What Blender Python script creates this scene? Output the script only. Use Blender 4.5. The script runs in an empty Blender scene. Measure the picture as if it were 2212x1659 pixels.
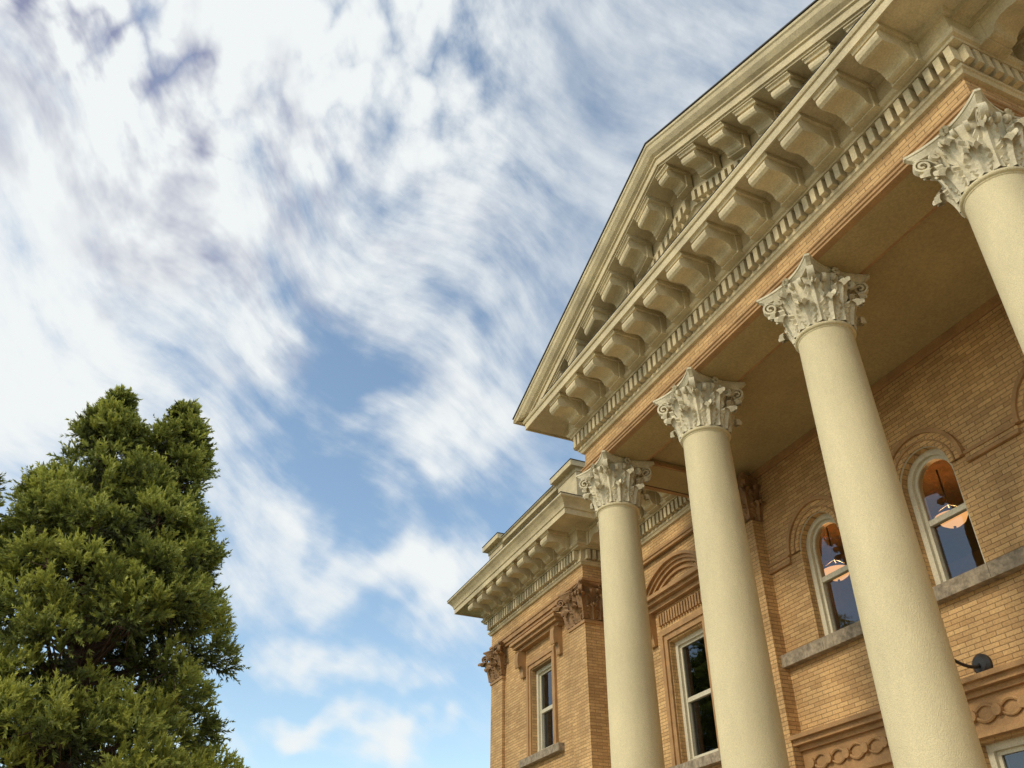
import bpy, math, random
import numpy as np
from mathutils import Vector
random.seed(7); rng=np.random.default_rng(11)
S=7.2; Z0=1.6
scene=bpy.context.scene
# ------------------------------------------------------------ materials
def nodes_of(m):
    m.use_nodes=True
    return m.node_tree.nodes, m.node_tree.links
def mat_basic(name,col,rough=.75,var=.12,nscale=3.0,bump=.15,bscale=60,metal=0.0,streak=0.0,dirt=None):
    m=bpy.data.materials.new(name); N,L=nodes_of(m); b=N["Principled BSDF"]
    b.inputs["Roughness"].default_value=rough; b.inputs["Metallic"].default_value=metal
    geo=N.new("ShaderNodeNewGeometry")
    n=N.new("ShaderNodeTexNoise"); n.inputs["Scale"].default_value=nscale; n.inputs["Detail"].default_value=5; n.inputs["Roughness"].default_value=.65
    if streak>0:
        mp=N.new("ShaderNodeMapping"); mp.inputs["Scale"].default_value=(1,1,streak); L.new(geo.outputs["Position"],mp.inputs[0]); L.new(mp.outputs[0],n.inputs["Vector"])
    else: L.new(geo.outputs["Position"],n.inputs["Vector"])
    r=N.new("ShaderNodeValToRGB"); L.new(n.outputs["Fac"],r.inputs[0])
    r.color_ramp.elements[0].position=.3; r.color_ramp.elements[1].position=.7
    d=dirt or tuple(c*(1-2*var) for c in col)
    r.color_ramp.elements[0].color=(*d,1)
    r.color_ramp.elements[1].color=(*[min(1,c*(1+var*.6)) for c in col],1)
    n2=N.new("ShaderNodeTexNoise"); n2.inputs["Scale"].default_value=bscale; n2.inputs["Detail"].default_value=2
    L.new(geo.outputs["Position"],n2.inputs["Vector"])
    mr=N.new("ShaderNodeMapRange"); mr.inputs[1].default_value=.3; mr.inputs[2].default_value=.7; mr.inputs[3].default_value=.84; mr.inputs[4].default_value=1.1
    L.new(n2.outputs["Fac"],mr.inputs[0])
    mx=N.new("ShaderNodeMix"); mx.data_type='RGBA'; mx.blend_type='MULTIPLY'; mx.inputs[0].default_value=1
    L.new(r.outputs[0],mx.inputs[6]); L.new(mr.outputs[0],mx.inputs[7]); L.new(mx.outputs[2],b.inputs["Base Color"])
    bp=N.new("ShaderNodeBump"); bp.inputs["Strength"].default_value=bump; bp.inputs["Distance"].default_value=.02
    L.new(n2.outputs["Fac"],bp.inputs["Height"]); L.new(bp.outputs[0],b.inputs["Normal"])
    return m
def mat_brick(name):
    m=bpy.data.materials.new(name); N,L=nodes_of(m); b=N["Principled BSDF"]; b.inputs["Roughness"].default_value=.85
    geo=N.new("ShaderNodeNewGeometry"); sx=N.new("ShaderNodeSeparateXYZ"); L.new(geo.outputs["Position"],sx.inputs[0])
    ad=N.new("ShaderNodeMath"); ad.operation='ADD'; L.new(sx.outputs[0],ad.inputs[0]); L.new(sx.outputs[1],ad.inputs[1])
    cb=N.new("ShaderNodeCombineXYZ"); L.new(ad.outputs[0],cb.inputs[0]); L.new(sx.outputs[2],cb.inputs[1])
    br=N.new("ShaderNodeTexBrick"); L.new(cb.outputs[0],br.inputs["Vector"])
    br.inputs["Scale"].default_value=1; br.inputs["Brick Width"].default_value=.25; br.inputs["Row Height"].default_value=.068
    br.inputs["Mortar Size"].default_value=.006; br.inputs["Mortar Smooth"].default_value=.4; br.inputs["Bias"].default_value=-.1
    br.inputs["Color1"].default_value=(.67,.42,.18,1); br.inputs["Color2"].default_value=(.49,.285,.115,1); br.inputs["Mortar"].default_value=(.28,.17,.075,1)
    n=N.new("ShaderNodeTexNoise"); n.inputs["Scale"].default_value=1.1; n.inputs["Detail"].default_value=5; L.new(geo.outputs["Position"],n.inputs["Vector"])
    mr=N.new("ShaderNodeMapRange"); mr.inputs[1].default_value=.3; mr.inputs[2].default_value=.7; mr.inputs[3].default_value=.74; mr.inputs[4].default_value=1.12
    L.new(n.outputs["Fac"],mr.inputs[0])
    n2=N.new("ShaderNodeTexNoise"); n2.inputs["Scale"].default_value=35; n2.inputs["Detail"].default_value=2; L.new(geo.outputs["Position"],n2.inputs["Vector"])
    mr2=N.new("ShaderNodeMapRange"); mr2.inputs[1].default_value=.3; mr2.inputs[2].default_value=.7; mr2.inputs[3].default_value=.85; mr2.inputs[4].default_value=1.12
    L.new(n2.outputs["Fac"],mr2.inputs[0])
    mm=N.new("ShaderNodeMath"); mm.operation='MULTIPLY'; L.new(mr.outputs[0],mm.inputs[0]); L.new(mr2.outputs[0],mm.inputs[1])
    mx=N.new("ShaderNodeMix"); mx.data_type='RGBA'; mx.blend_type='MULTIPLY'; mx.inputs[0].default_value=1
    L.new(br.outputs["Color"],mx.inputs[6]); L.new(mm.outputs[0],mx.inputs[7]); L.new(mx.outputs[2],b.inputs["Base Color"])
    sb=N.new("ShaderNodeMath"); sb.operation='MULTIPLY_ADD'; sb.inputs[1].default_value=-1; L.new(br.outputs["Fac"],sb.inputs[0])
    n3=N.new("ShaderNodeMath"); n3.operation='MULTIPLY'; n3.inputs[1].default_value=.5; L.new(n2.outputs["Fac"],n3.inputs[0]); L.new(n3.outputs[0],sb.inputs[2])
    bp=N.new("ShaderNodeBump"); bp.inputs["Strength"].default_value=.7; bp.inputs["Distance"].default_value=.012
    L.new(sb.outputs[0],bp.inputs["Height"]); L.new(bp.outputs[0],b.inputs["Normal"])
    return m
def mat_glass(name):
    m=bpy.data.materials.new(name); N,L=nodes_of(m); N.clear()
    o=N.new("ShaderNodeOutputMaterial"); t=N.new("ShaderNodeBsdfTransparent"); t.inputs[0].default_value=(.62,.62,.60,1)
    g=N.new("ShaderNodeBsdfGlossy"); g.inputs["Roughness"].default_value=.02; g.inputs[0].default_value=(.62,.65,.70,1)
    f=N.new("ShaderNodeFresnel"); f.inputs[0].default_value=1.5
    geo=N.new("ShaderNodeNewGeometry"); n=N.new("ShaderNodeTexNoise"); n.inputs["Scale"].default_value=1.5; L.new(geo.outputs["Position"],n.inputs["Vector"])
    bp=N.new("ShaderNodeBump"); bp.inputs["Strength"].default_value=.15; bp.inputs["Distance"].default_value=.02; L.new(n.outputs["Fac"],bp.inputs["Height"]); L.new(bp.outputs[0],g.inputs["Normal"])
    a=N.new("ShaderNodeMath"); a.operation='ADD'; a.use_clamp=True; a.inputs[1].default_value=.10; L.new(f.outputs[0],a.inputs[0])
    mx=N.new("ShaderNodeMixShader"); L.new(a.outputs[0],mx.inputs[0]); L.new(t.outputs[0],mx.inputs[1]); L.new(g.outputs[0],mx.inputs[2]); L.new(mx.outputs[0],o.inputs[0])
    return m
def mat_emit(name,col,st):
    m=bpy.data.materials.new(name); N,L=nodes_of(m); b=N["Principled BSDF"]
    b.inputs["Base Color"].default_value=(*col,1); b.inputs["Emission Color"].default_value=(*col,1); b.inputs["Emission Strength"].default_value=st
    return m
M_brick=mat_brick("yellow_brick")
M_trim=mat_basic("painted_trim",(.64,.525,.31),.7,.17,1.6,.18,45)
M_col=mat_basic("column_stucco",(.76,.645,.39),.85,.09,1.3,.6,90,streak=.35)
M_cap=mat_basic("capital_paint",(.71,.625,.43),.75,.14,5,.15,60)
M_terra=mat_basic("terracotta",(.46,.26,.105),.7,.16,3,.2,50)
M_brown=mat_basic("brown_capital",(.34,.19,.08),.7,.22,4,.2,60)
M_ceil=mat_basic("ceiling_paint",(.47,.35,.155),.8,.10,.8,.1,30)
M_stone=mat_basic("granite_sill",(.36,.29,.20),.95,.25,7,1.0,14)
M_white=mat_basic("window_paint",(.66,.60,.44),.5,.06,3,.05,40)
M_roof=mat_basic("roof_metal",(.05,.045,.04),.6,.1,3,.1,40)
M_iron=mat_basic("black_iron",(.025,.025,.025),.45,.1,10,.1,80)
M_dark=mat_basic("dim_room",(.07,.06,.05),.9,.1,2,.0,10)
M_plaster=mat_basic("room_plaster",(.17,.12,.065),.9,.05,2,.0,10)
M_glass=mat_glass("window_glass")
M_bowl=mat_emit("lamp_bowl_glass",(1.0,.50,.18),1.5)
# ------------------------------------------------------------ mesh accumulator
class MB:
    def __init__(s,name,mat,smooth=False,raw=False): s.n=name;s.m=mat;s.V=[];s.F=[];s.sm=smooth;s.raw=raw
    def v(s,x,y,z):
        s.V.append((x,y,z) if s.raw else (x*S,y*S,Z0+z*S)); return len(s.V)-1
    def f(s,*i): s.F.append(i)
    def poly(s,pts): s.F.append(tuple(s.v(*p) for p in pts))
    def box(s,x0,x1,y0,y1,z0,z1):
        i=[s.v(x,y,z) for z in(z0,z1) for y in(y0,y1) for x in(x0,x1)]
        for q in((0,1,3,2),(4,6,7,5),(0,4,5,1),(2,3,7,6),(0,2,6,4),(1,5,7,3)): s.F.append(tuple(i[k] for k in q))
    def grid(s,rows,closed=False):
        ids=[[s.v(*p) for p in r] for r in rows]
        for a,b in zip(ids[:-1],ids[1:]):
            n=len(a)
            for k in range(n if closed else n-1): s.F.append((a[k],a[(k+1)%n],b[(k+1)%n],b[k]))
        return ids
    def lathe(s,cx,cy,prof,n=48):
        s.grid([[(cx+r*math.cos(2*math.pi*k/n),cy+r*math.sin(2*math.pi*k/n),z) for k in range(n)] for r,z in prof],True)
    def tube(s,pts,r,n=8):
        P=[Vector(p) for p in pts]; rows=[]
        for i,p in enumerate(P):
            t=(P[min(i+1,len(P)-1)]-P[max(i-1,0)]).normalized()
            a=t.cross(Vector((0,0,1)));
            if a.length<.05: a=t.cross(Vector((1,0,0)))
            a.normalize(); b=t.cross(a)
            rr=r[i] if isinstance(r,(list,tuple)) else r
            rows.append([tuple(p+a*rr*math.cos(2*math.pi*k/n)+b*rr*math.sin(2*math.pi*k/n)) for k in range(n)])
        s.grid(rows,True)
    def build(s,parent=None):
        me=bpy.data.meshes.new(s.n); me.from_pydata(s.V,[],s.F); me.materials.append(s.m)
        if s.sm:
            me.polygons.foreach_set("use_smooth",[True]*len(me.polygons))
        me.update(); o=bpy.data.objects.new(s.n,me); scene.collection.objects.link(o)
        if s.sm=='auto':
            try: me.set_sharp_from_angle(angle=math.radians(40))
            except Exception: pass
        if parent: o.parent=parent
        return o
def empty(name):
    e=bpy.data.objects.new(name,None); scene.collection.objects.link(e); return e
court=empty("brick_courthouse")
brick=MB("brick_walls",M_brick); trim=MB("cornice_trim",M_trim); terra=MB("terracotta_mouldings",M_terra)
ceil=MB("portico_ceiling",M_ceil); stone=MB("stone_sills",M_stone); white=MB("window_frames",M_white)
glass=MB("window_glass",M_glass); roof=MB("roof_covering",M_roof); dark=MB("unlit_rooms",M_dark); plaster=MB("lit_room",M_plaster)
cols=MB("columns",M_col,'auto'); caps=MB("corinthian_capitals",M_cap,'auto'); bcaps=MB("pilaster_capitals",M_brown,'auto')
roofs=[brick,trim,terra,ceil,stone,white,glass,roof,dark,plaster,cols,caps,bcaps]
def sweep(mb,path,prof):
    n=len(path); nor=[]
    for i in range(n-1):
        dx=path[i+1][0]-path[i][0]; dy=path[i+1][1]-path[i][1]; l=math.hypot(dx,dy); nor.append((dy/l,-dx/l))
    mit=[]
    for i in range(n):
        if i==0: mit.append(nor[0])
        elif i==n-1: mit.append(nor[-1])
        else:
            a,b=nor[i-1],nor[i]; k=1+a[0]*b[0]+a[1]*b[1]; mit.append(((a[0]+b[0])/k,(a[1]+b[1])/k))
    mb.grid([[(p[0]+m[0]*o,p[1]+m[1]*o,z) for o,z in prof] for p,m in zip(path,mit)])
def extr(mb,prof,ox,oy,nx,ny,hw,z0,sh=0.0):
    tx,ty=-ny,nx
    L=[];R=[]
    for d,dz in prof:
        L.append(mb.v(ox+nx*d-tx*hw,oy+ny*d-ty*hw,z0+dz+sh*(-tx*hw)))
        R.append(mb.v(ox+nx*d+tx*hw,oy+ny*d+ty*hw,z0+dz+sh*(tx*hw)))
    n=len(prof)
    for k in range(n): mb.f(L[k],L[(k+1)%n],R[(k+1)%n],R[k])
    mb.f(*L); mb.f(*R[::-1])
XC=-1.124
mx=lambda x:2*XC-x
# --------------------------------------------------------- entablature pieces
def scroll_prof(D,H):
    pts=[(0,0),(D,0)]
    for k in range(7):
        a=math.pi/2-k*math.pi/6*1.05
        pts.append((D-.004+ .012*math.cos(a)*D/.08, -.020*H/.06+.018*math.sin(a)*H/.06-.002))
    pts+= [(D*.74,-H*.60),(D*.58,-H*.58),(D*.46,-H*.66),(D*.38,-H*.82)]
    for k in range(6):
        a=-k*math.pi/6
        pts.append((D*.22+D*.16*math.cos(a),-H*.86+H*.14*math.sin(a)))
    pts.append((0,-H))
    return pts
def modillion(mb,ox,oy,nx,ny,z0,D=.082,H=.058,hw=.0255,sh=0.0):
    extr(mb,[(0,0),(D+.009,0),(D+.009,-.004),(D+.005,-.006),(D+.003,-.011),(0,-.011)],ox,oy,nx,ny,hw+.006,z0,sh)
    extr(mb,[(d,z-.0105) for d,z in scroll_prof(D,H-.011)],ox,oy,nx,ny,hw,z0,sh)
    extr(mb,[(0,-.012),(.016,-.012),(.016,-H-.003),(0,-H-.003)],ox,oy,nx,ny,hw+.004,z0,sh)
def dentils(mb,p0,p1,nx,ny,z0,z1,off,dep,pitch=.0219,w=.0125):
    L=math.hypot(p1[0]-p0[0],p1[1]-p0[1]); n=max(1,int(L/pitch)); dx=(p1[0]-p0[0])/L; dy=(p1[1]-p0[1])/L; st=(L-n*pitch)/2+pitch/2
    for k in range(n):
        s=st+k*pitch; extr(mb,[(off,0),(off+dep,0),(off+dep,z0-z1),(off,z0-z1)],p0[0]+dx*s,p0[1]+dy*s,nx,ny,w/2,z1)
xl,xr=-1.773,mx(-1.773); YW=1.44
pU=[(xl,YW),(xl,1.0),(xr,1.0),(xr,YW)]
sweep(terra,pU,[(-.012,1.1245),(.004,1.1245),(.004,1.130),(.007,1.131),(.007,1.136),(.010,1.138),(.010,1.141),(.0,1.143)])
sweep(brick,pU,[(0,1.142),(0,1.192)])
bed=[(0,1.190),(.007,1.191),(.010,1.197),(.013,1.199),(.013,1.206),(.008,1.206),(.008,1.244),(.027,1.244),(.028,1.249),(.033,1.251),(.036,1.258),(.030,1.259),(.030,1.302),(.036,1.303),(.040,1.310),
     (.118,1.310),(.118,1.305),(.1225,1.305),(.1225,1.325),(.126,1.326),(.128,1.331),(.128,1.335)]
sweep(trim,pU,bed+[(0,1.3365)])
sweep(roof,[(xl,1.0),(xr,1.0)],[(.126,1.3362),(.129,1.3362),(.129,1.3372),(.0,1.340)])
MS=.0987
for k in range(-6,7): modillion(trim,XC+k*MS,1.0-.030,0,-1,1.3095)
for s,x,n in((0,xl,-1),(1,xr,1)):
    for j in range(4): modillion(trim,x+n*.030,1.056+j*MS,n,0,1.3095)
    dentils(trim,(x,.985),(x,1.43),n,0,1.208,1.2415,.008,.018)
dentils(trim,(xl-.02,1.0),(xr+.02,1.0),0,-1,1.208,1.2415,.008,.018)
bi=.112
ceil.box(xl+.011,xr-.011,1.011,1.0+bi,1.1265,1.30)
ceil.box(xl+.0115,xl+bi,1.0+bi+.0005,YW,1.1268,1.30); ceil.box(xr-bi,xr-.0115,1.0+bi+.0005,YW,1.1268,1.30)
ceil.box(xl+bi+.001,xr-bi-.001,1.0+bi+.001,YW,1.146,1.16)
terra.box(xl+bi+.007,xr-bi-.007,1.0+bi+.001,1.0+bi+.007,1.1275,1.134)
terra.box(xl+bi+.001,xl+bi+.007,1.0+bi+.008,YW,1.1275,1.136); terra.box(xr-bi-.007,xr-bi-.001,1.0+bi+.008,YW,1.1275,1.136)
terra.box(xl+bi+.001,xr-bi-.001,YW-.010,YW-.001,1.128,1.1455)
# --------------------------------------------------------- pediment
ZA,SL=1.682,.412
zt=lambda x: ZA-SL*abs(x-XC)
rp=[(1.6,-.002),(.853,-.002),(.853,-.009),(.856,-.012),(.858,-.022),(.866,-.033),(.874,-.038),(.874,-.043),(.8785,-.044),(.8785,-.064),(.883,-.064),(.883,-.069),
    (.953,-.069),(.957,-.076),(.962,-.078),(.962,-.121),(.957,-.123),(.959,-.129),(.970,-.131),(.970,-.166),(.976,-.168),(.980,-.176),(.986,-.178)]
xs=[XC+(-.800+.8*k/60) for k in range(61)]; xs=xs+[mx(x) for x in xs[-2::-1]]
trim.grid([[(x,y,max(zt(x)+dz,1.3375+.0002*i)) for i,(y,dz) in enumerate(rp)] for x in xs])
for x in(xs[0],xs[-1]): trim.poly([(x,1.6,zt(x)-.002),(x,.853,zt(x)-.002),(x,.853,1.3375),(x,1.6,1.3375)])
trim.poly([(xl-.1,.985,1.30),(xr+.1,.985,1.30),(XC,.985,1.66)])
for k in range(-6,7):
    if k==0: continue
    x=XC+k*MS; sh=-SL if k>0 else SL; z0=zt(x)-.0695
    if z0-.03>1.338: modillion(trim,x,.957,0,-1,z0,D=.062,H=.052,hw=.0245,sh=sh)
modillion(trim,XC,.957,0,-1,ZA-.078,D=.062,H=.05,hw=.018)
for sg in(-1,1):
    n=int(.62/.0219)
    for k in range(n):
        x=XC+sg*(.02+k*.0219); z1=zt(x)-.1315
        if z1-.03>1.34: extr(trim,[(0,0),(.015,0),(.015,-.031),(0,-.031)],x,.970,0,-1,.0062,z1,(-SL if sg>0 else SL))
for sg in(-1,1):
    xe=XC+sg*.802
    pts=[(xe,zt(xe)+.0005),(XC,ZA+.0005),(XC,ZA+.0035),(xe,zt(xe)+.0035)]
    a=[roof.v(x,.8505,z) for x,z in pts]; b=[roof.v(x,2.6,z) for x,z in pts]
    for k in range(4): roof.f(a[k],a[(k+1)%4],b[(k+1)%4],b[k])
    roof.f(*a)
for x,n in((xl,-1),(xr,1)):
    p=[(x,1.7),(x,.853)] if n<0 else [(x,.853),(x,1.7)]
    sweep(trim,p,[(.128,1.334),(.133,1.337),(.145,1.347),(.1512,1.350),(.1512,1.3535)])
# --------------------------------------------------------- walls
def wall(mb,x0,x1,z0,z1,y,ops,dep=.045):
    ops=sorted(ops,key=lambda o:o['x']); cur=x0
    Q=lambda a,b,c,d: mb.poly([(a,y,c),(b,y,c),(b,y,d),(a,y,d)])
    byx={}
    for o in ops: byx.setdefault(round(o['x'],4),[]).append(o)
    for xk in sorted(byx):
        g=sorted(byx[xk],key=lambda o:o['z0']); hw=max(o['hw'] for o in g); a,b=xk-hw,xk+hw
        Q(cur,a,z0,z1); zc=z0
        for o in g:
            h=o['hw']; oa,ob=xk-h,xk+h
            Q(a,b,zc,o['z0'])
            top=o['z1']
            if h<hw-1e-6: Q(a,oa,o['z0'],top); Q(ob,b,o['z0'],top)
            if o.get('arch'):
                sp=top-h; n=20
                arc=[(xk-h*math.cos(math.pi*k/n),sp+h*math.sin(math.pi*k/n)) for k in range(n+1)]
                for p,q in zip(arc[:-1],arc[1:]): mb.poly([(p[0],y,p[1]),(q[0],y,q[1]),(q[0],y,top),(p[0],y,top)])
                out=[(oa,o['z0'])]+arc+[(ob,o['z0'])]
            else: out=[(oa,o['z0']),(oa,top),(ob,top),(ob,o['z0'])]
            m=len(out)
            for k in range(m):
                p,q=out[k],out[(k+1)%m]; mb.poly([(p[0],y,p[1]),(q[0],y,q[1]),(q[0],y+dep,q[1]),(p[0],y+dep,p[1])])
            zc=top
        Q(a,b,zc,z1); cur=b
    Q(cur,x1,z0,z1)
def strip(mb,inn,out,ya,yb):
    n=len(inn)
    for k in range(n-1):
        a,b,c,d=inn[k],inn[k+1],out[k+1],out[k]
        mb.poly([(a[0],ya,a[1]),(b[0],ya,b[1]),(c[0],ya,c[1]),(d[0],ya,d[1])])
        mb.poly([(a[0],ya,a[1]),(a[0],yb,a[1]),(b[0],yb,b[1]),(b[0],ya,b[1])])
        mb.poly([(d[0],ya,d[1]),(c[0],ya,c[1]),(c[0],yb,c[1]),(d[0],yb,d[1])])
    for k in(0,n-1):
        a,d=inn[k],out[k]; mb.poly([(a[0],ya,a[1]),(d[0],ya,d[1]),(d[0],yb,d[1]),(a[0],yb,a[1])])
def window(x,hw,z0,z1,y,arch=False,lit=False,rail=.5):
    fy0,fy1=y+.018,y+.040; t=.013
    for (o,w,ya) in((0,t,fy0),(t*.95,.008,fy0+.008)):
        h=hw-o
        if arch:
            sp=z1-hw; n=24
            out=[(x-h,z0+o)]+[(x-h*math.cos(math.pi*k/n),sp+h*math.sin(math.pi*k/n)) for k in range(n+1)]+[(x+h,z0+o)]
            g=h-w; inn=[(x-g,z0+o)]+[(x-g*math.cos(math.pi*k/n),sp+g*math.sin(math.pi*k/n)) for k in range(n+1)]+[(x+g,z0+o)]
        else:
            g=h-w; out=[(x-h,z0+o),(x-h,z1-o),(x+h,z1-o),(x+h,z0+o)]; inn=[(x-g,z0+o),(x-g,z1-o-w),(x+g,z1-o-w),(x+g,z0+o)]
        strip(white,inn,out,ya,fy1)
        white.box(x-g,x+g,ya,fy1,z0+o,z0+o+w)
    zm=z0+(z1-z0)*rail
    white.box(x-hw+t,x+hw-t,fy0+.009,fy1-.001,zm-.006,zm+.006)
    g=hw-t
    glass.poly([(x-g,fy1-.010,zm),(x+g,fy1-.010,zm),(x+g,fy1-.010,z1 if not arch else z1-hw)]+
        ([(x+g*math.cos(math.pi*k/20),fy1-.010,z1-hw+g*math.sin(math.pi*k/20)) for k in range(1,20)] if arch else [])+[(x-g,fy1-.010,z1 if not arch else z1-hw)])
    glass.poly([(x-g,fy1-.004,z0+.01),(x+g,fy1-.004,z0+.01),(x+g,fy1-.004,zm),(x-g,fy1-.004,zm)])
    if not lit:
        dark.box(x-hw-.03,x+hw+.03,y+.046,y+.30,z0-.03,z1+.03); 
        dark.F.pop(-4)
def open_box(mb,x0,x1,y0,y1,z0,z1):
    mb.box(x0,x1,y0,y1,z0,z1); mb.F.pop(-4)
WX=(-1.434,-1.100,-.764); WH=.068
back=[dict(x=x,hw=WH,z0=.646,z1=.941,arch=True) for x in WX]
back+=[dict(x=WX[1],hw=.066,z0=-.083,z1=.357)]
GB=-.222
wall(brick,-1.72,mx(-1.72),GB,1.46,YW,back)
for x in WX: window(x,WH,.646,.941,YW,True,True,.50)
window(WX[1],.066,-.083,.357,YW,False,False,.72)
open_box(plaster,-1.70,-.55,YW+.0455,2.05,.50,.975)
wall(brick,-2.41,-1.72,GB,1.42,YW,[dict(x=-2.02,hw=.088,z0=.49,z1=.83),dict(x=-2.02,hw=.088,z0=-.1,z1=.30)])
window(-2.02,.088,.49,.83,YW); window(-2.02,.088,-.1,.30,YW)
wall(brick,mx(-1.72),mx(-2.41),GB,1.42,YW,[dict(x=mx(-2.02),hw=.088,z0=.49,z1=.83)]); window(mx(-2.02),.088,.49,.83,YW)
YP=1.33
for xa,xb,xw in((-3.18,-2.41,-2.752),(mx(-2.41),mx(-3.18),mx(-2.752))):
    wall(brick,xa,xb,GB,1.42,YP,[dict(x=xw,hw=.085,z0=.64,z1=.93),dict(x=xw,hw=.085,z0=-.05,z1=.32)])
    window(xw,.085,.64,.93,YP); window(xw,.085,-.05,.32,YP)
    for x in(xa,xb):
        ye=YW if abs(x-XC)<1.5 else 3.6
        brick.poly([(x,YP,GB),(x,ye,GB),(x,ye,1.42),(x,YP,1.42)])
    for c,sx in((xa,-1),(xb,1)):
        x0,x1=(c-.012,c+.10) if sx<0 else (c-.10,c+.012)
        brick.box(x0,x1,YP-.012,YP+.10,GB,.985)
        terra.box(x0-.004,x1+.004,YP-.016,YP+.104,.966,.976)
    terra.box(xw-.185,xw+.195,YP-.046,YP+.01,1.038,1.048); terra.box(xw-.178,xw+.188,YP-.036,YP+.01,1.026,1.0378)
    terra.box(xw-.172,xw+.182,YP-.022,YP+.01,1.014,1.0258)
    for bx in(xw-.148,xw+.152):
        extr(terra,[(d,z) for d,z in scroll_prof(.034,.095)],bx,YP,0,-1,.014,1.0135)
    for o in(0,.014):
        strip(terra,[(xw-.087-o,.64),(xw-.087-o,.935+o),(xw+.087+o,.935+o),(xw+.087+o,.64)],[(xw-.101-o,.64),(xw-.101-o,.949+o),(xw+.101+o,.949+o),(xw+.101+o,.64)],YP-.006-.004*(o>0),YP+.01)
    stone.box(xw-.155,xw+.155,YP-.022,YP+.03,.612,.636)
    stone.box(xw-.155,xw+.155,YP-.022,YP+.03,-.08,-.052)
    terra.box(xa+.11,xb-.11,YP-.010,YP+.01,1.082,1.0925); terra.box(xa+.11,xb-.11,YP-.016,YP+.01,1.0930,1.101)
brick.poly([(-3.18,3.6,GB),(mx(-3.18),3.6,GB),(mx(-3.18),3.6,1.42),(-3.18,3.6,1.42)])
# --------------------------------------------------------- main cornice round the building
dz=-.025
mprof_t=[(.008,1.1005),(.016,1.1008),(.016,1.108),(.020,1.110),(.020,1.118),(.012,1.1195)]
mprof_b=[(.012,1.119),(.012,1.17)]
bedm=[(o+.012,z+dz) for o,z in bed if o<.1275]
mprof_c=bedm+[(.140,1.309),(.143,1.315),(.153,1.327),(.160,1.333),(.160,1.340),(.0,1.352)]
mp1=[(-3.18,3.6),(-3.18,YP),(-2.41,YP),(-2.41,YW),(-1.69,YW)]
mp2=[(mx(x),y) for x,y in mp1[::-1]]
for mp in(mp1,mp2):
    sweep(terra,mp,mprof_t); sweep(brick,mp,mprof_b); sweep(trim,mp,mprof_c)
    sweep(roof,mp,[(.158,1.3405),(.1615,1.3405),(.1615,1.342),(0,1.355)])
    sweep(trim,mp,[(.0,1.352),(.0,1.505),(.008,1.507),(.012,1.516),(.028,1.519),(.028,1.532),(.034,1.536),(.034,1.540)])
    sweep(roof,mp,[(.034,1.5402),(.0365,1.5402),(.0365,1.5425),(-.06,1.556),(-.06,1.40)])
for sgn in(0,1):
    f=(lambda x:x) if sgn==0 else mx
    for k in range(8): modillion(trim,f(-2.795+(k-3.5)*.0985),YP-.041,0,-1,1.2845)
    for k in range(5): modillion(trim,f(-2.24+k*.0985),YW-.041,0,-1,1.2845)
    n=1 if sgn==0 else -1
    for k in range(20): modillion(trim,f(-3.18)-n*.041,YP+.05+k*.0985,-n,0,1.2845)
    modillion(trim,f(-2.41)+n*.041,YP+.02,n,0,1.2845)
    a,b=sorted((f(-3.20),f(-2.39))); dentils(trim,(a,YP),(b,YP),0,-1,1.183,1.2165,.020,.018)
    a,b=sorted((f(-2.37),f(-1.77))); dentils(trim,(a,YW),(b,YW),0,-1,1.183,1.2165,.020,.018)
    dentils(trim,(f(-2.41),YP-.01),(f(-2.41),YW-.03),n,0,1.183,1.2165,.020,.018)
    dentils(trim,(f(-3.18),YP-.01),(f(-3.18),3.5),-n,0,1.183,1.2165,.020,.018)
    for xa,xb in((-3.205,-3.06),(-2.53,-2.385)):
        a,b=sorted((f(xa),f(xb)))
        trim.box(a,b,YP-.025,YP+.12,1.35,1.535); trim.box(a-.012,b+.012,YP-.052,YP+.132,1.535,1.556); roof.box(a-.014,b+.014,YP-.054,YP+.134,1.5565,1.559)
roof.poly([(-3.15,1.40,1.40),(mx(-3.15),1.40,1.40),(mx(-3.15),3.6,1.40),(-3.15,3.6,1.40)])
# --------------------------------------------------------- recess window hood
for xw in(-2.02,mx(-2.02)):
    def arcp(hw,rise,z,n=20):
        R=(hw*hw+rise*rise)/(2*rise); a0=math.asin(hw/R)
        return [(xw+R*math.sin(-a0+2*a0*k/n),z+rise-R+R*math.cos(-a0+2*a0*k/n)) for k in range(n+1)]
    for o,w,pr in((0,.012,.030),(.012,.012,.020),(.024,.014,.012),(.050,.010,.008)):
        strip(terra,arcp(.19-o-w,.093-(o+w)*.75,.97),arcp(.19-o,.093-o*.75,.97),YW-pr,YW+.005)
    terra.box(xw-.20,xw+.20,YW-.046,YW+.01,.958,.9695); terra.box(xw-.195,xw+.195,YW-.034,YW+.01,.948,.9578); terra.box(xw-.19,xw+.19,YW-.018,YW+.01,.934,.9475)
    for bx in(xw-.165,xw+.165): extr(terra,scroll_prof(.036,.10),bx,YW,0,-1,.015,.9335)
    for k in range(18): terra.box(xw-.125+k*.0142,xw-.125+k*.0142+.008,YW-.010,YW+.01,.885,.92)
    for o in(0,.016):
        strip(terra,[(xw-.09-o,.49),(xw-.09-o,.835+o),(xw+.09+o,.835+o),(xw+.09+o,.49)],[(xw-.106-o,.49),(xw-.106-o,.851+o),(xw+.106+o,.851+o),(xw+.106+o,.49)],YW-.007-.005*(o>0),YW+.01)
    stone.box(xw-.145,xw+.145,YW-.024,YW+.03,.463,.487)
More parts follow.
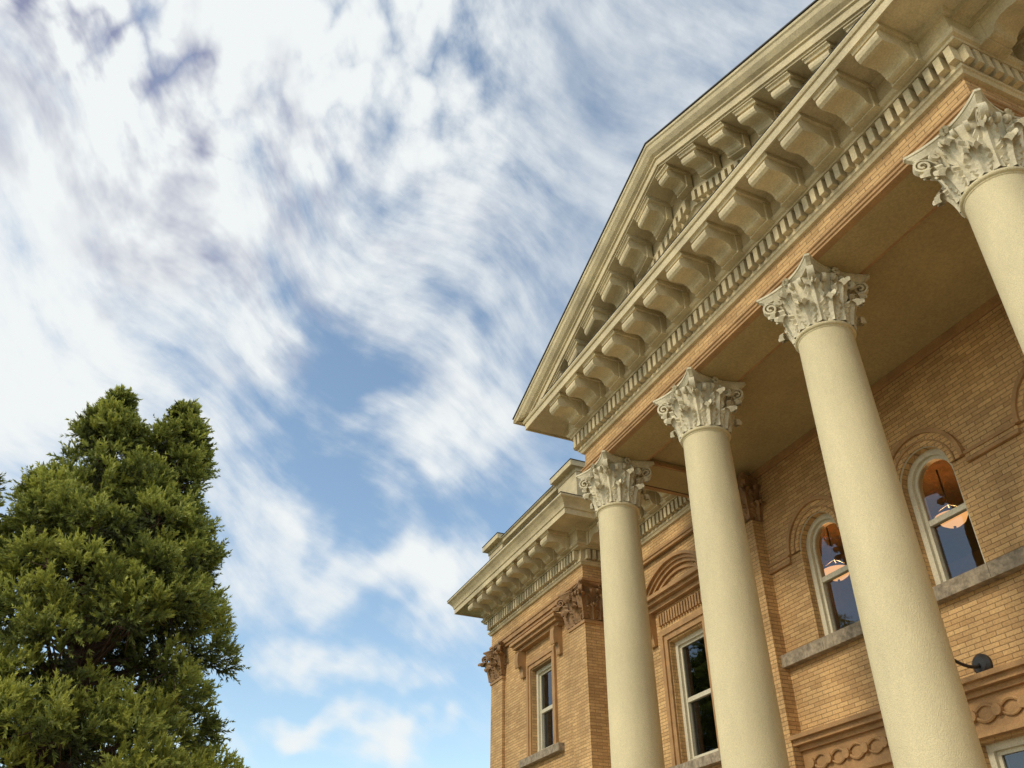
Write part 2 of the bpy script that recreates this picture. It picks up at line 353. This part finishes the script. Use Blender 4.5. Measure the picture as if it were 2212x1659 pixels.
# --------------------------------------------------------- portico back wall trim
xa,xb=-1.62,mx(-1.62)
x=xa; 
while x<xb-.001:
    w_=min(random.uniform(.12,.2),xb-x); j=random.uniform(0,.004)
    stone.box(x,x+w_-.0008,YW-.020-j,YW+.005,.617-j*.3,.6455); x+=w_
for x in WX:
    n=24; arc=lambda r:[(x-r*math.cos(math.pi*k/n),.873+r*math.sin(math.pi*k/n)) for k in range(n+1)]
    strip(brick,arc(.0685),arc(.097),YW-.006,YW+.002); strip(terra,arc(.097),arc(.106),YW-.012,YW+.002); strip(terra,arc(.080),arc(.083),YW-.009,YW+.0015)
    strip(white,arc(.0675),arc(.0705),YW-.002,YW+.0018)
gaps=[xa]+[v for x in WX for v in(x-.1065,x+.1065)]+[xb]
for k in range(0,len(gaps),2):
    terra.box(gaps[k],gaps[k+1],YW-.009,YW+.004,.872,.879); brick.box(gaps[k],gaps[k+1],YW-.006,YW+.004,.862,.8718); terra.box(gaps[k],gaps[k+1],YW-.008,YW+.004,.855,.8618)
terra.box(xa,xb,YW-.040,YW+.004,.451,.460); terra.box(xa,xb,YW-.030,YW+.004,.440,.4508); terra.box(xa,xb,YW-.016,YW+.004,.430,.4398)
terra.box(xa,xb,YW-.007,YW+.004,.372,.4298); terra.box(xa,xb,YW-.016,YW+.004,.362,.3718)
k=0; x=xa+.03
while x<xb-.02:
    terra.tube([(x,YW-.006,.401),(x,YW-.016,.401)],.010,14); terra.tube([(x,YW-.016,.401),(x,YW-.0161,.401)],[.010,.0005],14)
    terra.tube([(x+.055*t/10,YW-.010,.401+(.014 if k%2 else -.014)*math.sin(math.pi*t/10)) for t in range(11)],.0035,6)
    terra.tube([(x+.055*t/10,YW-.010,.401-(.014 if k%2 else -.014)*math.sin(math.pi*t/10)) for t in range(11)],.0022,6)
    x+=.055;k+=1
for c in(-1.67,mx(-1.67)):
    brick.box(c-.05,c+.05,YW-.034,YW+.01,GB,1.004)
# --------------------------------------------------------- columns and capitals
def capital(mb,cx,cy,z0,rb=.0505,H=.125,sq=False):
    def bell(t): return rb+.003*t+.010*t**3
    def rr(r,th): return r/max(abs(math.cos(th)),abs(math.sin(th))) if sq else r
    nb=48
    mb.grid([[(cx+rr(bell(t),2*math.pi*k/nb)*math.cos(2*math.pi*k/nb),cy+rr(bell(t),2*math.pi*k/nb)*math.sin(2*math.pi*k/nb),z0+t*H*.87) for k in range(nb)] for t in [i/8 for i in range(9)]],True)
    def leaf(th,h,W,out,zb=0.0):
        rows=[]
        nt=20
        for i in range(nt+1):
            t=i/nt
            if t<.7:
                u=t/.7; z=zb+h*u; r=bell(z/(H*.87))+.0025+.007*u*u+out*u
            else:
                ph=(t-.7)/.3*math.pi*1.15; rc=.0085; r=bell((zb+h)/(H*.87))+.0095+out+rc-rc*math.cos(ph); z=zb+h+rc*math.sin(ph)
            w=W*(.62+.38*math.sin(math.pi*min(t*1.05,1)))*(1 if t<.7 else 1-.6*(t-.7)/.3)*(1+.22*math.cos(t*2*math.pi*5.5))
            row=[]
            for j in range(13):
                s=j/6-1
                r2=r+.0045*(1-abs(s))+.0024*math.cos(s*math.pi*3)*(.4+t)-.003*s*s
                a=th+s*w/2/rb
                q=rr(r2,a) if sq else r2
                row.append((cx+q*math.cos(a),cy+q*math.sin(a),z0+z-.005*abs(s)*(1 if t>.2 else 0)))
            rows.append(row)
        mb.grid(rows)
    for k in range(8):
        leaf(math.pi/8+k*math.pi/4,.34*H,.036,.003)
        leaf(k*math.pi/4,.60*H,.031,.003,.002)
    def scroll(th,r0,z_0,r1,z1,rs,w,turn=1.6):
        pts=[]
        for i in range(9):
            u=i/8; pts.append((r0+(r1-r0)*u**1.5,z_0+(z1-z_0)*(1-(1-u)**1.6)))
        ccx,ccz=r1,z1-rs
        for i in range(1,26):
            a=math.pi/2-i/25*turn*2*math.pi; q=rs*(1-.8*i/25)
            pts.append((ccx+q*math.cos(a),ccz+q*math.sin(a)))
        hw=w/2; rows=[]
        for i,(r,z) in enumerate(pts):
            a=pts[max(0,i-1)]; b=pts[min(len(pts)-1,i+1)]
            tx,tz=b[0]-a[0],b[1]-a[1]; l=math.hypot(tx,tz) or 1; nx,nz=-tz/l,tx/l; tt=.0020
            row=[]
            for (sw,st) in((-1,-1),(1,-1),(1,1),(-1,1)):
                R=r+nx*tt*st; Zz=z+nz*tt*st; wx=sw*hw
                row.append((cx+R*math.cos(th)-wx*math.sin(th),cy+R*math.sin(th)+wx*math.cos(th),z0+Zz))
            rows.append(row)
        mb.grid(rows,True)
        mb.tube([(cx+ccx*math.cos(th)-u*hw*.8*math.sin(th),cy+ccx*math.sin(th)+u*hw*.8*math.cos(th),z0+ccz) for u in(-1.3,1.3)],rs*.28,8)
    dg=1.18 if sq else 1.0
    for k in range(4):
        th=math.pi/4+k*math.pi/2
        scroll(th,(rb+.004)*dg,.50*H,(rb+.034)*dg,.865*H,.0145,.012)
        for s in(-1,1):
            scroll(th+s*.30,(rb+.003)*(1.1 if sq else 1),.45*H,(rb+.020)*(1.1 if sq else 1),.80*H,.008,.007)
            scroll(k*math.pi/2+s*.17,rb+.006,.52*H,rb+.014,.84*H,.0068,.006)
        f=k*math.pi/2; R=rb+.016
        for a in range(6):
            aa=a*math.pi/3; off=.006
            mb.lathe(cx+R*math.cos(f)-off*math.cos(aa)*math.sin(f),cy+R*math.sin(f)+off*math.cos(aa)*math.cos(f),[(.0005,z0+.93*H+off*math.sin(aa)-.004),(.0042,z0+.93*H+off*math.sin(aa)),(.0005,z0+.93*H+off*math.sin(aa)+.004)],8)
    e=rb+.0265
    def ab(e,z,bow):
        out=[]
        for k in range(4):
            a=k*math.pi/2
            for i in range(13):
                s=-1+2*i/12; d=e-bow*(1-s*s); l=s*(e-.006)
                out.append((cx+d*math.cos(a)-l*math.sin(a),cy+d*math.sin(a)+l*math.cos(a),z))
        return out
    zz=[(e-.008,.865,.017),(e-.006,.90,.017),(e-.0005,.94,.017),(e-.0005,.95,.017),(e+.002,.955,.017),(e+.002,.992,.017)]
    rows=[ab(a,z0+b*H,c) for a,b,c in zz]
    mb.grid(rows,True); mb.poly(rows[-1]); mb.poly(rows[0][::-1])
CXs=[-1.717+i*.3953 for i in range(4)]; CY=1.0565
rb=.0505
for cx in CXs:
    pr=[]
    zb=-.083
    cols.box(cx-.080,cx+.080,CY-.080,CY+.080,zb,zb+.022)
    b0=zb+.022
    for k in range(9): a=-math.pi/2+k*math.pi/8; pr.append((.067+.011*math.cos(a),b0+.011+.011*math.sin(a)))
    pr+=[(.068,b0+.024),(.064,b0+.028),(.064,b0+.034)]
    for k in range(7): a=-math.pi/2+k*math.pi/6; pr.append((.064+.006*math.cos(a),b0+.040+.006*math.sin(a)))
    pr+=[(.0635,b0+.048),(.0605,b0+.053)]
    zs=b0+.055; ztp=.990
    for k in range(25):
        u=k/24; r=.0600-(.0600-rb)*(u**1.5); pr.append((r,zs+(ztp-zs)*u))
    pr+=[(rb+.0015,.9915),(rb+.0015,.9935)]
    for k in range(7): a=-math.pi/2+k*math.pi/6; pr.append((rb+.0015+.0042*math.cos(a),.9978+.0042*math.sin(a)))
    pr+=[(rb,1.003)]
    cols.lathe(cx,CY,pr,64)
    capital(caps,cx,CY,1.001)
for sg in(0,1):
    f=(lambda x:x) if sg==0 else mx
    for x in(-2.454,-3.136): capital(bcaps,f(x),YP+.044,.977,rb=.056,H=.124,sq=True)
    capital(bcaps,f(-1.67),YW+.012,1.002,rb=.050,H=.124,sq=True)
    brick.box(f(-2.454)-.05,f(-2.454)+.05,YP-.006,YP+.094,.98,1.098)
slab=MB("portico_steps",mat_basic("step_concrete",(.40,.37,.31),.9,.12,2,.3,40))
slab.box(-1.86,mx(-1.86),.93,YW-.001,GB,-.083)
for k in range(5): slab.box(-1.86-.0,mx(-1.86),.93-.045*(k+1),.93-.045*k-.0005,GB,-.083-.0232*(k+1))
roofs.append(slab)
for m in roofs: m.build(court)
# --------------------------------------------------------- lamps
wl=MB("wall_lamp",M_iron,'auto')
cx0,cz0=-1.104,.483
wl.tube([(cx0,YW+.001,cz0),(cx0,YW-.006,cz0),(cx0,YW-.012,cz0),(cx0,YW-.0125,cz0)],[.020,.020,.014,.0005],20)
arm=[(cx0,YW-.010,cz0)]
for t in range(15):
    u=t/14; arm.append((cx0,YW-.02-.15*u,cz0-.006+.085*u**1.7+.010*math.sin(u*math.pi)*-1))
wl.tube(arm,.0032,10)
wl.lathe(cx0,YW-.175,[(.004,.575),(.008,.57),(.010,.555),(.028,.542),(.034,.525),(.034,.52),(.030,.522)],24)
wl.build()
for i,(x,y,z) in enumerate([(-1.19,1.60,.852),(-1.535,1.575,.852),(-.85,1.60,.852)]):
    e=empty("pendant_lamp")
    b=MB("bowl",M_bowl,'auto'); b.lathe(x,y,[(.0005,z-.020),(.014,z-.018),(.026,z-.010),(.033,z+.002),(.035,z+.006)],24); b.build(e)
    k=MB("frame",M_iron,'auto'); k.tube([(x,y,z-.028),(x,y,z-.019)],.003,8); k.tube([(x,y,z+.035),(x,y,.975)],.002,6)
    k.lathe(x,y,[(.0355,z+.005),(.037,z+.008),(.0355,z+.010)],24)
    for a in range(3):
        an=a*2.094; k.tube([(x+.036*math.cos(an),y+.036*math.sin(an),z+.008),(x+.02*math.cos(an),y+.02*math.sin(an),z+.022),(x,y,z+.035)],.0014,6)
    k.build(e)
    ld=bpy.data.lights.new("bulb",'POINT'); ld.energy=26; ld.color=(1,.55,.2); ld.shadow_soft_size=.05
    lo=bpy.data.objects.new("bulb",ld); lo.location=(x*S,y*S,Z0+(z+.02)*S); scene.collection.objects.link(lo); lo.parent=e
# --------------------------------------------------------- ground
gm=mat_basic("grass_ground",(.10,.13,.045),.95,.25,.6,.4,8)
g=MB("ground",gm,raw=True); g.poly([(-1500,-1500,0),(1500,-1500,0),(1500,1500,0),(-1500,1500,0)]); g.build()
pm=mat_basic("bounce_paving",(.46,.40,.30),.9,.12,.8,.2,20)  # unseen paving, widened and lightened to bounce light up to the soffits
p=MB("bounce_pavement",pm,raw=True); p.poly([(-21,-18,.004),(12,-18,.004),(12,9.5,.004),(-21,9.5,.004)]); p.build()
# --------------------------------------------------------- tree
def leafmat():
    m=bpy.data.materials.new("conifer_foliage"); N,L=nodes_of(m); b=N["Principled BSDF"]; b.inputs["Roughness"].default_value=.6
    at=N.new("ShaderNodeAttribute"); at.attribute_name="growth_shade"
    r=N.new("ShaderNodeValToRGB"); L.new(at.outputs["Fac"],r.inputs[0])
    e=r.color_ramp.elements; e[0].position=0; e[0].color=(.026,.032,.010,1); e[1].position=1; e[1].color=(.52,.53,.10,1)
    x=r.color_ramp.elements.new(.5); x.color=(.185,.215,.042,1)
    L.new(r.outputs[0],b.inputs["Base Color"])
    out=N["Material Output"]; tr=N.new("ShaderNodeBsdfTranslucent"); L.new(r.outputs[0],tr.inputs[0])
    ms=N.new("ShaderNodeMixShader"); ms.inputs[0].default_value=.25; L.new(b.outputs[0],ms.inputs[1]); L.new(tr.outputs[0],ms.inputs[2]); L.new(ms.outputs[0],out.inputs[0])
    return m
tree=empty("conifer_tree")
TX,TY=-26.0,-1.2
lobes=[(-26.0,-2.35,16.9,9.5,2.35,.68,74),(-26.2,-.35,17.2,9.5,2.3,.68,66),(-26.0,-1.35,14.3,4.5,4.35,.36,235),(-25.3,-5.3,13.0,5,1.9,.5,50),(-26,-1.2,5.5,1.6,4.0,.0,22)]
C=[];SZ=[];OUT=[];IN=[];TOPLIT=[];BOUGH=[]
for li,(lx,ly,ztp,zb,R,p,n) in enumerate(lobes):
    k=0
    while k<n:
        z=zb+(ztp-zb)*random.random()
        if li<2: z=zb+(ztp-zb)*random.random()**.7
        Rz=R*((ztp-z)/(ztp-zb))**p if p>0 else R*.9
        if li>=2 and p>0 and random.random()>(.30+.70*Rz/R): continue
        a=random.uniform(0,2*math.pi); fr=random.choice([1,1,1,.72])*random.uniform(.84,1.06)
        top=max(0,min(1,(ztp-z)/3))
        br=(.34+.62*top)*random.uniform(.75,1.2) if li<2 else (.62+.42*top)*random.uniform(.7,1.25)
        r=max(0,Rz-br*.6)*fr
        c=np.array((lx+r*math.cos(a),ly+r*math.sin(a),z)); k+=1
        if math.hypot(c[1]-1.2,c[2]-8.6)<.5 and R>4: continue
        o=np.array((math.cos(a),math.sin(a),.35)); o/=np.linalg.norm(o)
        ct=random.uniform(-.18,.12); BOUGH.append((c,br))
        for q in range(int(5+4.2*br)):
            d=np.array([random.gauss(0,1) for _ in range(3)]); d/=np.linalg.norm(d); d=d+o*.55+np.array((0,0,.30)); d/=np.linalg.norm(d)
            C.append(c+d*br*random.uniform(.45,.92)*np.array((1,1,.8))); SZ.append((.40+.20*br*random.random()+.1*random.random())*(.75 if br<.5 else 1))
            OUT.append(d); IN.append(fr); TOPLIT.append(.55*d[2]+ct+.25*(d@o))  # upper, outer sprays rank higher: bough shading painted into the leaf colour
C=np.array(C);SZ=np.array(SZ);OUT=np.array(OUT);IN=np.array(IN);TOPLIT=np.array(TOPLIT); n=len(C)
def unit(a): return a/np.linalg.norm(a,axis=-1,keepdims=True)
NP,NB=10,18
pd=unit(OUT[:,None,:]*.8+rng.normal(size=(n,NP,3))*.5+np.array([0,0,.40]))
pb=C[:,None,:]+pd*(SZ[:,None,None]*rng.uniform(-.1,.35,(n,NP,1)))+rng.normal(size=(n,NP,3))*.06
pl=SZ[:,None]*rng.uniform(.5,.85,(n,NP))
t=rng.uniform(0.02,1,(n,NP,NB))
ba=pb[:,:,None,:]+pd[:,:,None,:]*(t*pl[:,:,None])[...,None]
rd=unit(rng.normal(size=(n,NP,NB,3)))
bd=unit(pd[:,:,None,:]*1.0+rd*.75)
bl=(.19*(1.1-.6*t))[...,None]*rng.uniform(.7,1.2,(n,NP,NB,1))
sd=unit(np.cross(bd,unit(rng.normal(size=(n,NP,NB,3)))))
w=.025
A=ba-sd*w; B=ba+sd*w; D=ba+bd*bl
verts=np.stack([A,B,D],axis=-2).reshape(-1,3)
growth_shade=np.clip(.12+.42*t+TOPLIT[:,None,None]*.80+rng.uniform(-.10,.10,(n,NP,1))+(IN[:,None,None]-.9)*.5,0,1)  # paler growth at tips, plus painted shade on undersides and inner boughs
growth_shade=np.repeat(growth_shade.reshape(-1),3); growth_shade[2::3]=np.clip(growth_shade[2::3]+.12,0,1)
nf=len(verts)//3
me=bpy.data.meshes.new("foliage"); me.vertices.add(len(verts)); me.vertices.foreach_set("co",verts.astype(np.float32).reshape(-1))
me.loops.add(nf*3); me.loops.foreach_set("vertex_index",np.arange(nf*3,dtype=np.int32))
me.polygons.add(nf); me.polygons.foreach_set("loop_start",np.arange(0,nf*3,3,dtype=np.int32)); me.polygons.foreach_set("loop_total",np.full(nf,3,dtype=np.int32))
me.update(); at=me.attributes.new("growth_shade",'FLOAT','POINT'); at.data.foreach_set("value",growth_shade.astype(np.float32))
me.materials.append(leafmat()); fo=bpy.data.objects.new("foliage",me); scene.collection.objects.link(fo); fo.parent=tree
bark=mat_basic("tree_bark",(.13,.075,.045),.95,.3,4,.8,12)
tr=MB("trunk_and_limbs",bark,True,raw=True)
tr.tube([(TX,TY,0),(TX,TY,1),(TX+.05,TY,4),(TX,TY-.1,9),(TX,TY-.2,12)],[.75,.6,.5,.36,.28],14)
tr.tube([(TX,TY-.15,10),(TX,-2.0,13),(TX,-2.35,16.3)],[.3,.13,.02],10); tr.tube([(TX,TY-.1,10),(TX-.2,-.65,13),(TX-.2,-.38,16.6)],[.3,.13,.02],10)
tr.tube([(TX,TY,3.5),(TX+.5,-3.6,6),(TX+.7,-5.2,9),(TX+.7,-5.3,12.2)],[.35,.25,.15,.03],10)
for c,brd in BOUGH:
    zz=c[2]-.8-random.random()*.8
    b=(TX,TY-.1,max(.8,min(zz,12)))
    if zz>12: b=(TX,(-2.2 if c[1]<-1.35 else -.5),min(zz,16.0))
    if c[1]<-4.6 and c[0]>-26.9: b=(TX+.65,-5.0,min(zz,12))
    mid=((b[0]+c[0])/2,(b[1]+c[1])/2,(b[2]+c[2])/2-.12)
    tr.tube([b,mid,tuple(c)],[.06,.04,.018],6)
    for q in range(4):
        d=np.array([random.gauss(0,1) for _ in range(3)]); d/=np.linalg.norm(d); e_=c+d*brd*.7
        tr.tube([tuple(c),tuple((c+e_)/2+np.array((0,0,-.04))),tuple(e_)],[.018,.012,.005],4)
tr.build(tree)
# --------------------------------------------------------- sun and sky
to_sun=Vector((.06,-.80,.58)).normalized()
sl=bpy.data.lights.new("sun",'SUN'); sl.energy=1.8; sl.angle=math.radians(12); sl.color=(1,.90,.71)
so=bpy.data.objects.new("sun",sl); so.rotation_euler=(-to_sun).to_track_quat('-Z','Y').to_euler(); scene.collection.objects.link(so)
W=bpy.data.worlds.new("World"); scene.world=W; W.use_nodes=True; N=W.node_tree.nodes; L=W.node_tree.links
try: W.cycles.sampling_method='NONE'
except Exception: pass
bg=N["Background"]; bg.inputs[1].default_value=.145
sky=N.new("ShaderNodeTexSky"); sky.sky_type='NISHITA'; sky.sun_disc=False
sky.sun_elevation=math.asin(to_sun.z); sky.sun_rotation=math.atan2(to_sun.x,to_sun.y); sky.air_density=1.0; sky.dust_density=.8; sky.ozone_density=1.0
def mth(op,a,b=None,c=None,cl=False):
    n=N.new("ShaderNodeMath"); n.operation=op; n.use_clamp=cl
    for i,x in enumerate((a,b,c)):
        if x is None: continue
        if isinstance(x,(int,float)): n.inputs[i].default_value=x
        else: L.new(x,n.inputs[i])
    return n.outputs[0]
tc=N.new("ShaderNodeTexCoord"); sp=N.new("ShaderNodeSeparateXYZ"); L.new(tc.outputs["Generated"],sp.inputs[0])
X,Y,Zc=sp.outputs
D2=57.29578
az=mth('MULTIPLY',mth('ARCTAN2',Y,mth('MULTIPLY',X,-1)),D2); el=mth('MULTIPLY',mth('ARCSINE',Zc),D2)
ae=N.new("ShaderNodeCombineXYZ"); L.new(az,ae.inputs[0]); L.new(el,ae.inputs[1])
def texmap(vec,loc,rot,sc):
    mp=N.new("ShaderNodeMapping"); mp.vector_type='TEXTURE'; mp.inputs["Location"].default_value=loc; mp.inputs["Rotation"].default_value=(0,0,math.radians(rot)); mp.inputs["Scale"].default_value=sc
    L.new(vec,mp.inputs[0]); return mp.outputs[0]
def noise(vec,det,rough,dist=0,loc=(0,0,0),rot=0,sc=(1,1,1)):
    n=N.new("ShaderNodeTexNoise"); n.noise_dimensions='2D'; n.inputs["Scale"].default_value=1; n.inputs["Detail"].default_value=det; n.inputs["Roughness"].default_value=rough; n.inputs["Distortion"].default_value=dist
    L.new(texmap(vec,loc,rot,sc),n.inputs["Vector"]); return n
def warp(vec,size,amt,det=3,loc=(13,5,0)):
    n=noise(vec,det,.5,0,loc,0,(size,size,1))
    a=N.new("ShaderNodeVectorMath"); a.operation='SUBTRACT'; L.new(n.outputs["Color"],a.inputs[0]); a.inputs[1].default_value=(.5,.5,.5)
    b=N.new("ShaderNodeVectorMath"); b.operation='MULTIPLY_ADD'; L.new(a.outputs[0],b.inputs[0]); b.inputs[1].default_value=(amt,amt,0); L.new(vec,b.inputs[2]); return b.outputs[0]
wa=warp(ae.outputs[0],7,9,3)
wb=warp(ae.outputs[0],16,5,0)
def blob(a,e,sa,se,rot,amp,vec):
    g=N.new("ShaderNodeTexGradient"); g.gradient_type='SPHERICAL'; L.new(texmap(vec,(a,e,0),rot,(sa,se,1)),g.inputs[0])
    r=N.new("ShaderNodeMapRange"); r.interpolation_type='SMOOTHSTEP'; r.inputs[4].default_value=amp; L.new(g.outputs["Fac"],r.inputs[0]); return r.outputs[0]
def total(bl,vec):
    s=None
    for b in bl:
        o=blob(*b,vec); s=o if s is None else mth('ADD',s,o)
    return s
cov=total([(-12,42.5,40,10,-8,1.15),(-14,31,27,10,-14,1.2),(-22,20,22,12,0,.8),
  (-8,54,36,10,0,1.0),(16,47,18,8,-12,.25),(18.5,33,9,6,35,.8),
  (15,22.4,15,4.0,2,1.0),(11,16.3,12,2.3,4,.95),(10.6,12.4,4.6,1.8,0,1.35),(15.8,13.3,5.4,2.1,0,1.5),
  (10,37,13,3.5,-20,-.6),(14,28,16,4.5,-5,-.55),(15,14.8,16,5.5,0,-.45)],wa)
cov=mth('MINIMUM',cov,1.1)
n1=noise(wb,6,.55,0,(0,0,0),-24,(9.5,5,1)).outputs["Fac"]
n2=noise(wb,5,.60,0,(31,7,0),-30,(9,1.9,1)).outputs["Fac"]
n3=noise(ae.outputs[0],5,.58,0,(3,9,0),10,(4.0,3.0,1)).outputs["Fac"]
vor=N.new("ShaderNodeTexVoronoi"); vor.voronoi_dimensions='2D'; vor.feature='F1'; vor.inputs["Scale"].default_value=1
L.new(texmap(wa,(3,9,0),10,(4.6,3.6,1)),vor.inputs["Vector"])
puff=mth('ADD',mth('MULTIPLY',mth('SUBTRACT',.9,vor.outputs["Distance"]),.65),mth('MULTIPLY',n3,.45))
pmc=mth('MULTIPLY',mth('MULTIPLY',mth('SUBTRACT',el,45),.14,cl=True),mth('MULTIPLY',mth('SUBTRACT',27,az),.10,cl=True))
amp=mth('MAXIMUM',mth('MINIMUM',mth('SUBTRACT',2.0,mth('MULTIPLY',az,.05)),1.0),.5)
nz=mth('ADD',mth('MULTIPLY',mth('ADD',mth('ADD',mth('MULTIPLY',mth('SUBTRACT',n1,.5),2.1),mth('MULTIPLY',mth('SUBTRACT',n3,.5),.55)),mth('MULTIPLY',mth('SUBTRACT',n2,.5),mth('SUBTRACT',1.05,mth('MULTIPLY',pmc,.8)))),amp),mth('MULTIPLY',mth('MULTIPLY',mth('SUBTRACT',puff,.5),pmc),1.8))
far=mth('MULTIPLY',mth('GREATER_THAN',mth('ABSOLUTE',az),80),.5)
haze=mth('MULTIPLY',mth('SUBTRACT',el,20),.012)
dens=mth('ADD',mth('ADD',mth('ADD',cov,nz),far),mth('MAXIMUM',haze,0))
al=N.new("ShaderNodeMapRange"); al.interpolation_type='SMOOTHSTEP'; al.inputs[1].default_value=-.35; al.inputs[2].default_value=1.2; L.new(dens,al.inputs[0])
sh=noise(wb,4,.56,0,(50,40,0),-22,(8,3.4,1)).outputs["Fac"]
shm=total([(-8,47.5,42,8,-6,1.1),(0,38.5,30,5,-12,.95),(-22,52,18,10,0,.5)],wa)
shv=mth('MULTIPLY',mth('ADD',mth('MULTIPLY',mth('SUBTRACT',sh,.42),3.0),mth('MULTIPLY',mth('SUBTRACT',.5,puff),mth('MULTIPLY',pmc,3.2))),shm,cl=True)
cc=N.new("ShaderNodeMix"); cc.data_type='RGBA'; cc.inputs[6].default_value=(6.1,6.35,6.4,1); cc.inputs[7].default_value=(2.0,2.15,3.15,1); L.new(shv,cc.inputs[0])
tintn=N.new("ShaderNodeMix"); tintn.data_type='RGBA'; tintn.blend_type='MULTIPLY'; tintn.inputs[0].default_value=1; L.new(sky.outputs[0],tintn.inputs[6]); tintn.inputs[7].default_value=(1.6,1.6,1.45,1)
mixc=N.new("ShaderNodeMix"); mixc.data_type='RGBA'; L.new(al.outputs[0],mixc.inputs[0]); L.new(tintn.outputs[2],mixc.inputs[6]); L.new(cc.outputs[2],mixc.inputs[7])
L.new(mixc.outputs[2],bg.inputs[0])
# --------------------------------------------------------- camera
cd=bpy.data.cameras.new("camera"); cd.sensor_width=36; cd.lens=30.03; cd.clip_start=.05; cd.clip_end=4000
co=bpy.data.objects.new("camera",cd); co.location=(0,0,Z0); co.rotation_euler=(math.radians(90+35.1),0,math.radians(66.2)); scene.collection.objects.link(co); scene.camera=co
scene.view_settings.view_transform='Standard'; scene.view_settings.look='None'; scene.view_settings.exposure=0
